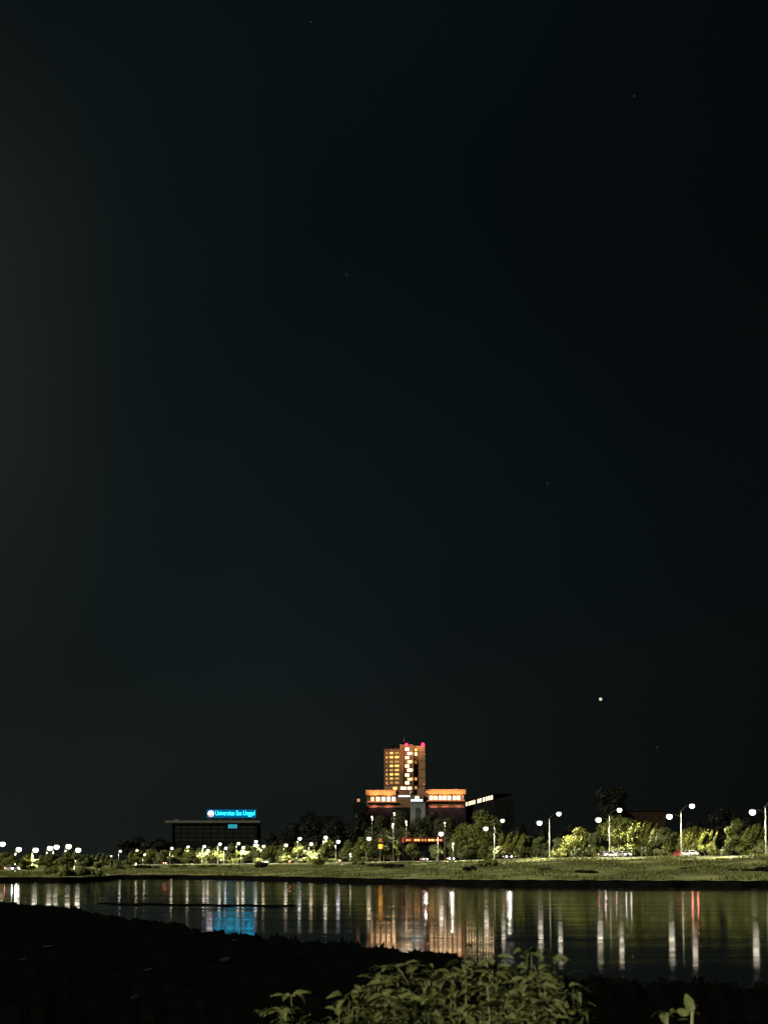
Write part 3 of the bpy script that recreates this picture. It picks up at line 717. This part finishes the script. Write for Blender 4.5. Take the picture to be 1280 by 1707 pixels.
fg = Face((xat(684, TY - 60), TY - 60, 0), 0); ug = lambda x: fg.hit(x, 1350)[0]; zg_ = lambda y: at(640, y, TY - 60).z
gt = thing('gatehouse', (xat(694, TY - 60), TY - 60, 5), 'pale grey gatehouse with a dark arch below the middle of the tower', 'gatehouse')
go = Vector(gt.location)
arch('front_wall', M['wall_grey'], gt, fg, go, ug(684), ug(709), 5, zg_(1339), ug(697) - ug(691), zg_(1352), .6)
fbox('side_room', M['wall_grey'], gt, fg, ug(684), ug(709), 5, zg_(1341), -9, -3, 0, go)
fbox('cornice', M['roof_slab'], gt, fg, ug(683.4), ug(709.6), zg_(1339) + .002, zg_(1337.8), -1, .9, 0, go)
gl = bpy.data.lights.new('gate_light', 'SPOT'); gl.energy = 6000; gl.spot_size = R(80); gl.color = (.95, .97, 1)
glo = bpy.data.objects.new('gate_light', gl); C.objects.link(glo); glo.parent = gt; glo.location = (0, -16, zg_(1346) - 5 - 8); glo.rotation_euler = (R(112), 0, 0)
# beacons and small coloured lights
for (x, y, r, m, fc_, nm_) in ((677.3, 1241.5, 4.4, 'beacon', fm, 'beacon'), (704.6, 1241.5, 5.2, 'beacon', fr_, 'beacon'), (711, 1320, 2.3, 'pink', fp, 'floodlight'), (612.8, 1322, 1.7, 'pink', fp, 'floodlight'),
                          (760, 1316.3, 2.0, 'pink', fp, 'floodlight'), (706.6, 1307.5, 1.8, 'pink', fr_, 'floodlight'), (646.5, 1307.5, 1.6, 'pink', fl, 'floodlight')):
    u, z = fc_.hit(x, y); q = fc_.p0 + fc_.u * u + fc_.n * .9 + Vector((0, 0, z)) - org
    bm = bmesh.new(); tube(bm, [q - fc_.n * .2 - Vector((0, 0, .9 + r * k * .5)), q - Vector((0, 0, .3))], [.25, .35], 6); h = obj(nm_, bm, M['dark_steel'], tw)
    bm = bmesh.new(); ball(bm, q, r * k * .55, r * k * .5, r * k * .6, 8, 6); obj('lens', bm, M[m], h, smooth=True)
bm = bmesh.new(); q = at(673.5, 1238, TY) - org; tube(bm, [q + Vector((0, 8, -4)), q + Vector((0, 8, 5.2))], [.22, .08], 6); obj('mast', bm, M['steel'], tw)
def flood(parent, loc, rot, e, size, col=(1, .62, .34), soft=.8):
    d = bpy.data.lights.new('flood_light', 'SPOT'); d.energy = e; d.spot_size = R(size); d.spot_blend = .8; d.color = col; d.shadow_soft_size = soft
    o = bpy.data.objects.new('flood_light', d); C.objects.link(o); o.parent = parent; o.location = loc; o.rotation_euler = rot
    return o
flood(tw, (at(701, 1322, TY - 36) - org), (R(158), 0, R(0)), 330000, 60)
flood(tw, (at(660, 1322, TY - 36) - org), (R(155), 0, R(0)), 230000, 80, (1, .52, .22))
for px_, e_ in ((625, 34000), (648, 34000), (722, 34000), (742, 34000), (764, 34000)):
    flood(tw, (at(px_, 1333.5, TY - 27) - org), (R(168), 0, 0), e_, 130, (1, .46, .17), .5)
    flood(tw, (at(px_, 1337, TY - 25.5) - org), (R(20), 0, 0), e_ * .6, 110, (1, .40, .34), .5)

# lone light, left annex of the tower
an = thing('annex_building', (xat(598, 1660), 1660, 5), 'dark low annex with one pinkish light, left of the podium', 'annex')
fa = Face((xat(588, 1660), 1660, 0), 0); ao = Vector(an.location)
fbox('wall', M['wall_dark'], an, fa, 0, fa.hit(609, 1330)[0], 5, at(0, 1340, 1660).z, -20, 0, 0, ao)
fbox('stair_room', M['wall_dark'], an, fa, fa.hit(593, 1330)[0], fa.hit(602, 1330)[0], at(0, 1340, 1660).z + .002, at(0, 1328, 1660).z, -8, 0, 0, ao)
window(an, fa, ao, 597.5, 1334, 5, 5, M['win_orange'], 0)

# slanting wing with a row of eaves lights, right
ang = math.atan2(1560 - 1745, xat(823, 1560) - xat(776, 1745))
fw = Face((xat(775, 1745), 1745, 0), ang)
ww = thing('long_wing_building', (fw.p0.x, fw.p0.y, 5), 'long dark wing with a slanting row of white eaves lights right of the tower', 'building')
wo = Vector(ww.location); zt = 52.5
Lw = fw.hit(824, 1330)[0]
fbox('wall', M['wall_dark'], ww, fw, 0, Lw, 5, zt - 1.6, -14, 0, 0, wo)
fbox('roof', M['wall_dark'], ww, fw, -1, Lw + 1, zt + 2.2, zt + 3, -15, 2, 0, wo)
for i, px_ in enumerate((778.5, 783, 787.5, 791.5, 798, 802, 807, 811.5, 816, 820.5)):
    u = fw.hit(px_, 1335)[0]
    hb = fbox('eaves_light', M['frame'], ww, fw, u - 3.4, u + 3.4, zt - 1.4, zt + 2.1, 0, .2, 0, wo)
    fbox('lens', M['win_white'], hb, fw, u - 2.6, u + 2.6, zt - 1.0, zt + 1.7, .204, .7, 0, wo)

# sign building, left
SY = 1600.0; fs = Face((xat(286, SY), SY, 0), 0); us = lambda x: fs.hit(x, 1380)[0]; zs = lambda y: at(640, y, SY).z
sb = thing('campus_building', (xat(358, SY), SY, 5), 'long dark building with a pale flat roof slab under the cyan sign', 'building')
bo = Vector(sb.location)
fbox('wall', M['wall_dark'], sb, fs, 0, us(431), 5, zs(1373.5), -30, 0, 0, bo)
rf = fbox('roof', M['roof_slab'], sb, fs, us(276), us(434), zs(1371.5), zs(1368), -32, 3, 0, bo)
fbox('parapet_box', M['roof_slab'], rf, fs, us(290), us(298), zs(1368) + .002, zs(1365.5), -6, -2, 0, bo)
fbox('column', M['wall_dark'], sb, fs, us(288), us(289), 5, zs(1371.5) - .002, .01, 1.2, 0, bo)
fbox('column', M['wall_dark'], sb, fs, us(428), us(429), 5, zs(1371.5) - .002, .01, 1.2, 0, bo)
for y in (1379, 1386, 1393, 1400):
    for i in range(11):
        x = 296 + i * 12.4
        if abs(x - 388) < 12 and y < 1384: continue
        window(sb, fs, bo, x, y, 8.5, 3.0, M['dark_glass'], 2)
window(sb, fs, bo, 388, 1377.5, 15, 6.4, M['sign_small'], 3)
# rooftop sign
fz = Face((xat(344, SY - 2), SY - 2, 0), 0); uz = lambda x: fz.hit(x, 1356)[0]; zz_ = lambda y: at(640, y, SY - 2).z
sg = thing('rooftop_sign', (xat(386, SY - 2), SY - 2, zs(1368)), 'glowing cyan university name sign with round emblem on the roof', 'sign'); sgo = Vector(sg.location)
fbox('board', M['sign_board'], sg, fz, uz(345), uz(427), zz_(1363), zz_(1349.5), -.5, 0, .3, sgo)
for x in (350, 368, 386, 404, 422): fbox('support', M['dark_steel'], sg, fz, uz(x), uz(x) + .3, zs(1368) + .01, zz_(1363) - .002, -.4, -.1, 0, sgo)
cu = bpy.data.curves.new('lettering', 'FONT'); cu.body = 'Universitas Esa Unggul'; cu.extrude = .12; cu.align_x = 'LEFT'; cu.size = 1
to = bpy.data.objects.new('lettering', cu); C.objects.link(to); bpy.context.view_layer.update()
me = bpy.data.meshes.new_from_object(to.evaluated_get(bpy.context.evaluated_depsgraph_get()))
bpy.data.objects.remove(to); xs = [v.co.x for v in me.vertices]; ysv = [v.co.y for v in me.vertices]
sx = (uz(425) - uz(359.5)) / (max(xs) - min(xs)); sy = (zz_(1351.5) - zz_(1361.5)) / (max(ysv) - min(ysv))
pz = zz_(1361.5)
for v in me.vertices:
    v.co = Vector((fz.p0.x + uz(359.5) + (v.co.x - min(xs)) * sx, SY - 2 - .25 - v.co.z, pz + (v.co.y - min(ysv)) * sy)) - sgo
me.materials.clear(); link('lettering', me, M['sign_text'], sg)
ec = at(352, 1356.5, SY - 2) - sgo
bm = bmesh.new(); r = 5.2 * mpp(SY); bmesh.ops.create_circle(bm, cap_ends=True, radius=r, segments=28)
bmesh.ops.transform(bm, matrix=Matrix.Translation(ec + Vector((0, -.35, 0))) @ Matrix.Rotation(R(90), 4, 'X'), verts=bm.verts)
ex = bmesh.ops.extrude_face_region(bm, geom=bm.faces[:]); bmesh.ops.translate(bm, verts=[q for q in ex['geom'] if isinstance(q, bmesh.types.BMVert)], vec=(0, .3, 0))
em = obj('emblem', bm, M['sign_white'], sg)
bm = bmesh.new(); outer = [(r * .96 * math.cos(a), r * .96 * math.sin(a)) for a in [math.pi * (1.02 + .96 * i / 14) for i in range(15)]]
inner = [(r * .9 * math.cos(a), -r * .15 + r * .32 * math.sin(a)) for a in [math.pi * (1.98 - .96 * i / 14) for i in range(15)]]
bm.faces.new([bm.verts.new(ec + Vector((a, -.42, b_))) for a, b_ in outer + inner]); obj('crescent', bm, M['sign_red'], em)
bm = bmesh.new(); box(bm, ec.x - r * .55, ec.x - r * .3, ec.y - .43, ec.y - .38, ec.z - r * .1, ec.z + r * .75); obj('stroke', bm, M['sign_board'], em)

# low dark block right of it, brown block far right, shop canopy below the tower
b2 = thing('flat_roofed_block', (xat(535, 1500), 1500, 5), 'dark stepped flat-roofed block between sign building and tower', 'building'); o2 = Vector(b2.location)
f2 = Face((xat(482, 1500), 1500, 0), 0); u_ = lambda x: f2.hit(x, 1370)[0]; z_ = lambda y: at(640, y, 1500).z
fbox('lower_floors', M['wall_dark'], b2, f2, 0, u_(588), 5, z_(1372), -25, 0, 0, o2)
fbox('upper_floor', M['wall_dark'], b2, f2, u_(500), u_(570), z_(1372) + .002, z_(1360), -20, -2, 0, o2)
fbox('roof_room', M['wall_dark'], b2, f2, u_(508), u_(524), z_(1360) + .002, z_(1352), -14, -5, 0, o2)
for i in range(7): window(b2, f2, o2, 492 + i * 14, 1380, 9, 4, M['dark_glass'], 2)
b3 = thing('brown_block', (xat(1080, 900), 900, 5), 'dim reddish brown block behind the trees right of the tallest dark tree', 'building'); o3 = Vector(b3.location)
f3 = Face((xat(1046, 900), 900, 0), 0); u_ = lambda x: f3.hit(x, 1370)[0]; z_ = lambda y: at(640, y, 900).z
fbox('wall', mat('dull_brown_wall', (.018, .009, .007), .95, .25, .15, spec=0), b3, f3, 0, u_(1108), 5, z_(1352), -14, 0, 0, o3)
fbox('roof', M['wall_dark'], b3, f3, -.4, u_(1108) + .4, z_(1352) + .002, z_(1349.5), -14.5, .5, 0, o3)
for i in range(4): window(b3, f3, o3, 1056 + i * 14, 1362, 6, 5, M['dark_glass'], 1)
b4 = thing('shop_building', (xat(706, 830), 830, 5), 'low shop with a red-edged row of lit yellow signs below the tower', 'shop'); o4 = Vector(b4.location)
f4 = Face((xat(673, 830), 830, 0), R(3)); u_ = lambda x: f4.hit(x, 1400)[0]; z_ = lambda y: at(640, y, 830).z
fbox('wall', M['wall_dark'], b4, f4, 0, u_(739), 5, z_(1404.5), -10, 0, 0, o4)
fbox('canopy', mat('red_trim', (.12, .008, .008), .6), b4, f4, -.3, u_(739) + .3, z_(1404.3), z_(1396.5), -10, 1.6, .1, o4)
for i, (x0_, wd_) in enumerate(((676, 4), (681, 3), (690, 4), (695, 4), (702, 3), (707, 3), (713, 5), (719, 4), (725, 3), (731, 5))):
    fbox('lit_panel', M['win_gold'] if i in (2, 3, 6, 7) else M['win_amber'], b4, f4, u_(x0_), u_(x0_ + wd_), z_(1402), z_(1399), 1.604, 1.75, 0, o4)
fbox('door', M['dark_glass'], b4, f4, u_(700), u_(708), 5, z_(1420), .004, .1, 0, o4)
flood(b4, (at(706, 1399, 818) - o4), (R(110), 0, 0), 900, 150, (1, .25, .18))
# small orange sign on a post
ob = thing('orange_sign', (xat(634, 820), 820, 5), 'small orange lit sign on a post left of the shop', 'sign'); oo = Vector(ob.location)
bm = bmesh.new(); q = at(634, 1411, 820) - oo; tube(bm, [(0, 0, -.1), (q.x, 0, q.z)], [.1, .08], 8); obj('post', bm, M['steel'], ob)
bm = bmesh.new(); box(bm, q.x - .75, q.x + .75, -.3, -.1, q.z - .8, q.z + .8, .08); obj('lit_panel', bm, M['orange'], ob)
bm = bmesh.new(); box(bm, q.x - .6, q.x + .7, -.3, -.1, q.z + 1.6, q.z + 3.0, .08); obj('upper_panel', bm, mat('dim_orange_panel', (.45, .14, .05), .6), ob)

# ------------------------------------------------------------------ cars
def car_body(bm):
    prof = [(-2.2, .35), (-2.25, .75), (-2.05, .98), (-1.55, 1.02), (-.95, 1.45), (.55, 1.48), (1.15, 1.02), (1.95, .88), (2.2, .68), (2.2, .35)]
    L, Rr = [], []
    for x, z in prof:
        wv = .86 if z < 1.1 else .66
        L.append(bm.verts.new((x, -wv, z))); Rr.append(bm.verts.new((x, wv, z)))
    n_ = len(prof)
    for i in range(n_): bm.faces.new((L[i], Rr[i], Rr[(i + 1) % n_], L[(i + 1) % n_]))
    bm.faces.new(L[::-1]); bm.faces.new(Rr); bmesh.ops.triangulate(bm, faces=[f for f in bm.faces if len(f.verts) > 4])
    bmesh.ops.recalc_face_normals(bm, faces=bm.faces)
def make_car(paint, lit_front, lit_back):
    t = thing('car', (0, 0, 0), 'x', 'car')
    bm = bmesh.new(); car_body(bm); obj('body', bm, paint, t)
    bm = bmesh.new()
    for s in (-1, 1):
        v = [bm.verts.new(q) for q in ((-1.35, s * .80, 1.05), (1.0, s * .80, 1.05), (.5, s * .69, 1.4), (-.85, s * .69, 1.4))]; bm.faces.new(v if s < 0 else v[::-1])
    v = [bm.verts.new(q) for q in ((1.16, -.7, 1.04), (1.16, .7, 1.04), (.62, .6, 1.44), (.62, -.6, 1.44))]; bm.faces.new(v)
    v = [bm.verts.new(q) for q in ((-1.56, .7, 1.05), (-1.56, -.7, 1.05), (-1.03, -.6, 1.42), (-1.03, .6, 1.42))]; bm.faces.new(v)
    obj('window_glass', bm, M['dark_glass'], t)
    for x in (-1.35, 1.35):
        for s in (-1, 1):
            bm = bmesh.new(); tube(bm, [(x, s * .68, .32), (x, s * .9, .32)], [.32, .32], 12); wh = obj('wheel', bm, M['dark_steel'], t)
            bm = bmesh.new(); tube(bm, [(x, s * .9, .32), (x, s * .915, .32)], [.19, .17], 10); obj('rim', bm, M['steel'], wh)
    for s in (-1, 1):
        bm = bmesh.new(); ball(bm, (2.08, s * .70, .74), .17, .22, .17, 8, 6); obj('headlight', bm, M['head'] if lit_front else M['dark_glass'], t)
        bm = bmesh.new(); ball(bm, (-2.14, s * .70, .82), .16, .20, .17, 8, 6); obj('taillight', bm, M['tail'], t)
    if lit_front:
        d = bpy.data.lights.new('headlight_beam', 'SPOT'); d.energy = 2500; d.spot_size = R(60); d.spot_blend = .6; d.shadow_soft_size = .15; d.color = (1, .93, .8)
        o = bpy.data.objects.new('headlight_beam', d); C.objects.link(o); o.parent = t; o.location = (2.45, 0, .72); o.rotation_euler = (R(90), 0, R(-90))
    return t
P = [mat('white_paint', (.22, .22, .21), .3, spec=.5), mat('dark_paint', (.03, .03, .035), .3, spec=.5), mat('red_paint', (.12, .015, .015), .3, spec=.5), mat('silver_paint', (.12, .12, .12), .3, spec=.5)]
CARS = [(707, 1433, 1, 3, 'silver car with bright twin headlights, left of the two bright pairs below the tower'), (751, 1431, 1, 0, 'white car with bright twin headlights, right of the two bright pairs below the tower'),
        (846, 1427, 1, 1, 'dark car with twin headlights under the yellow-green tufted tree'), (1008, 1427, 1, 1, 'dark car with one pale light, left of the three under the broad bright tree'),
        (1024, 1426, 1, 0, 'white car with round headlights, middle of the three under the broad bright tree'), (1039, 1426, 1, 3, 'silver car with headlights, right of the three under the broad bright tree'),
        (1134, 1424, 0, 2, 'red car with tail lights at the foot of the double post'), (1150, 1424, 0, 0, 'white car with red tail lights beside the red car'),
        (567, 1437, 0, 2, 'red-lit car glowing pink and white left of the tower'), (443, 1440, 1, 3, 'silver car with orange-white lights under the right end of the sign'),
        (484, 1440, 0, 1, 'dark far car with red tail lights between sign building and tower'), (408, 1441, 0, 1, 'tiny dark car with pinkish tail lights under the cyan panel'),
        (274, 1446, 0, 1, 'tiny dark car with a red light left of the sign building'), (21, 1454, 1, 0, 'white car with lights on the headland at the left edge')]
for px, py, front, pi_, lab in CARS:
    c = make_car(P[pi_], front, True)
    if px < 100: D = 474; zc = ground_z(px, 474)
    else: D = interp(px, ROAD_TAB) + (5.0 if front else 9.5); zc = 5.012
    a_, b_ = px - 6, px + 6
    Da, Db = interp(a_, ROAD_TAB), interp(b_, ROAD_TAB)
    dirv = Vector((xat(b_, Db) - xat(a_, Da), Db - Da, 0))          # towards the right along the road
    ang_ = math.atan2(dirv.y, dirv.x) if px > 100 else R(-60)
    if not front: ang_ += math.pi
    c.location = (xat(px, D), D, zc); c.rotation_euler = (0, 0, ang_); c['label'] = lab; c['group'] = 'cars on the far road'

# ------------------------------------------------------------------ foreground shrubs
def leaf_mesh(L, W, droop, fold, seed):
    g = random.Random(seed); V, Fc = [], []; N = 6
    for i in range(N + 1):
        t = i / N; w_ = W * .5 * (math.sin(math.pi * min(1, t * .93 + .07)) ** .8) * (1.15 - .45 * t); y = L * t * (1 - .12 * droop * t); z = -droop * L * .55 * t * t
        if i == N: w_ = .002
        V += [(-w_, y, z + fold * w_ + g.uniform(-.02, .02) * L), (0, y, z), (w_, y, z + fold * w_ + g.uniform(-.02, .02) * L)]
        if i:
            a = (i - 1) * 3; Fc += [(a, a + 1, a + 4, a + 3), (a + 1, a + 2, a + 5, a + 4)]
    me = bpy.data.meshes.new('leaf'); me.from_pydata(V, [], Fc); me.update(); me.polygons.foreach_set('use_smooth', [True] * len(me.polygons)); me.materials.append(M['weed'])
    return me
LV = [leaf_mesh(.15, .085, .9, .35, 1), leaf_mesh(.125, .080, 1.3, .5, 2), leaf_mesh(.17, .070, .7, .25, 3), leaf_mesh(.10, .062, 1.1, .6, 4), leaf_mesh(.14, .095, .5, .3, 5)]
def near_z(px, Y):
    f = Y / interp(px, NEAR_TAB); return .05 + .28 * (1 - f) + .45 * max(0, (20 - Y) / 20)
def shrub(px, Y, top, wpx, nst, nl, seed, label, scale=1.0, spread=1.0):
    top += 8
    g = random.Random(seed); zg = near_z(px, Y); t = thing('leafy_shrub', (xat(px, Y), Y, zg), label, 'shrub', 'leafy shrubs on the near shore')
    H = at(px, top, Y).z - zg; W = wpx * mpp(Y); per = max(2, nl // nst)
    for s in range(nst):
        a = g.uniform(0, 2 * math.pi); rr = W * .5 * math.sqrt(g.uniform(0, 1)) if nst > 2 else 0
        ex, ey = rr * math.cos(a), rr * math.sin(a) * .8; q = 1 - .33 * (rr / (W * .5)) ** 2 if W else 1
        h = H * q * g.uniform(.90, 1.0)
        if s == 0: ex, ey, h = g.uniform(-.1, .1) * W, 0, H * .98
        p0 = Vector((ex * .35, ey * .35, -.03)); p1 = Vector((ex * .75 + g.uniform(-.04, .04), ey * .75, h * .6)); p2 = Vector((ex, ey, h)); p3 = p2 + Vector((g.uniform(-.10, .10) + ex * .12, g.uniform(-.1, .1), -g.uniform(.0, .08)))
        bm = bmesh.new(); pts = [p0.lerp(p1, i / 3) for i in range(3)] + [p1.lerp(p2, i / 3) for i in range(4)] + [p2.lerp(p3, .6) + Vector((0, 0, .012)), p3]
        tube(bm, pts, [.0062 - .0006 * i for i in range(9)], 6); obj('stem', bm, M['stem'], t, smooth=True)
        for i in range(per):
            f = 1 - (i / per) ** 1.1 * .42
            p = p2.lerp(p3, (f - .85) / .15) if f > .85 else (p1.lerp(p2, (f - .5) / .35) if f > .5 else p0.lerp(p1, f * 2))
            az = i * 2.4 + g.uniform(-.6, .6)
            o = bpy.data.objects.new('leaf', LV[g.randrange(5)]); C.objects.link(o); o.parent = t
            o.location = p + Vector((math.cos(az), math.sin(az), 0)) * .03
            o.rotation_euler = (g.uniform(-.15, .75) if f < .97 else g.uniform(.3, 1.1), g.uniform(-.5, .5), az - math.pi / 2)
            sc = scale * g.uniform(.7, 1.25) * (.8 if f > .97 else 1); o.scale = (sc, sc, sc)
    return t
FS = [(925, 12.6, 1580, 90, 'shrub at the right end of the foreground clump'), (875, 12.2, 1570, 110, 'tallest leafy shrub of the foreground clump'),
      (822, 12.9, 1576, 95, 'leafy shrub left beside the tallest of the foreground clump'), (770, 12.5, 1584, 95, 'leafy shrub around the thin bare stalk'),
      (716, 12.9, 1594, 95, 'leafy shrub left beside the thin bare stalk'), (668, 12.4, 1594, 90, 'leafy shrub at the left shoulder of the foreground clump'),
      (628, 12.9, 1604, 70, 'leafy shrub at the left end of the dense foreground clump'), (900, 10.9, 1612, 110, 'low shrub in front of the tallest, at the bottom edge'),
      (815, 11.0, 1624, 120, 'low shrub at the bottom edge right of the bare stalk'), (725, 11.1, 1634, 120, 'low shrub at the bottom edge left of the bare stalk'),
      (650, 11.2, 1644, 100, 'low shrub at the bottom edge under the left shoulder of the clump'), (572, 12.2, 1642, 90, 'low leafy shrub left of the dense foreground clump'),
      (487, 12.6, 1644, 90, 'small leafy shrub furthest left along the bottom edge')]
for i, (px, Y, top, wpx, lab) in enumerate(FS): shrub(px, Y, top, wpx, 22 if px > 600 else 15, 298 if px > 600 else 200, 40 + i, lab, .56)
shrub(1106, 12.4, 1672, 40, 7, 70, 13, 'sparse bushy weed alone at the bottom right', .6)
spr = thing('leafy_sprout', (xat(1148, 12.2), 12.2, near_z(1148, 12.2)), 'tall sprout with broad upright leaves beside the weed at the bottom right', 'plant')
hs = at(1148, 1690, 12.2).z - near_z(1148, 12.2); bm = bmesh.new(); tube(bm, [(-.04, 0, -.05), (-.02, 0, hs * .6), (0, 0, hs), (.03, 0, hs + .05)], [.013, .012, .010, .006], 6); obj('stem', bm, M['stem'], spr, smooth=True)
for lx, rz_, ry_, sc in ((.0, -5, 16, .85), (.02, 35, -52, .8), (.0, 40, -85, .6), (-.02, -20, 80, .65)):
    o = bpy.data.objects.new('leaf', LV[2]); C.objects.link(o); o.parent = spr; o.location = (lx, 0, hs)
    o.matrix_basis = Matrix.Translation((lx, 0, hs)) @ Matrix.Rotation(R(rz_), 4, 'Z') @ Matrix.Rotation(R(-ry_), 4, 'Y') @ Matrix.Rotation(R(72), 4, 'X') @ Matrix.Scale(sc, 4)
sk = thing('bare_stalk', (xat(776, 11.8), 11.8, near_z(776, 11.8)), 'thin upright bare stalk rising through the foreground clump', 'stalk')
bm = bmesh.new(); hh = at(776, 1556, 11.8).z - near_z(776, 11.8); tube(bm, [(0, 0, -.05), (.01, 0, hh * .5), (-.008, 0, hh)], [.007, .006, .003], 6); obj('stem', bm, M['stem'], sk, smooth=True)
for i in range(4):
    o = bpy.data.objects.new('leaf', LV[3]); C.objects.link(o); o.parent = sk; o.location = (0, 0, hh * (.72 + .08 * i)); o.rotation_euler = (.3, 0, i * 1.9); o.scale = (.55,) * 3

# ------------------------------------------------------------------ lights in the sky
st = at(1000.5, 1165.5, 6000); bm = bmesh.new(); ball(bm, (0, 0, 0), 4.4, 4.4, 4.4, 12, 8)
tag(obj('star', bm, M['star'], None, st, True), 'bright pale yellow star alone in the sky above the tallest dark tree', 'star')
for px, py, lab in ((1095, 1246, 'faint bluish star right below the bright yellow star'), (578, 458, 'faint star high over the left side of the tower'), (1057, 160, 'faint star near the top right of the sky'),
                    (518, 37, 'faint star at the top edge of the sky'), (912, 806, 'faint star at mid height above the tall pale pole')):
    bm = bmesh.new(); ball(bm, (0, 0, 0), 2.6, 2.6, 2.6, 8, 6); tag(obj('star', bm, M['star_faint'], None, at(px, py, 6000), True), lab, 'star', 'faint stars')
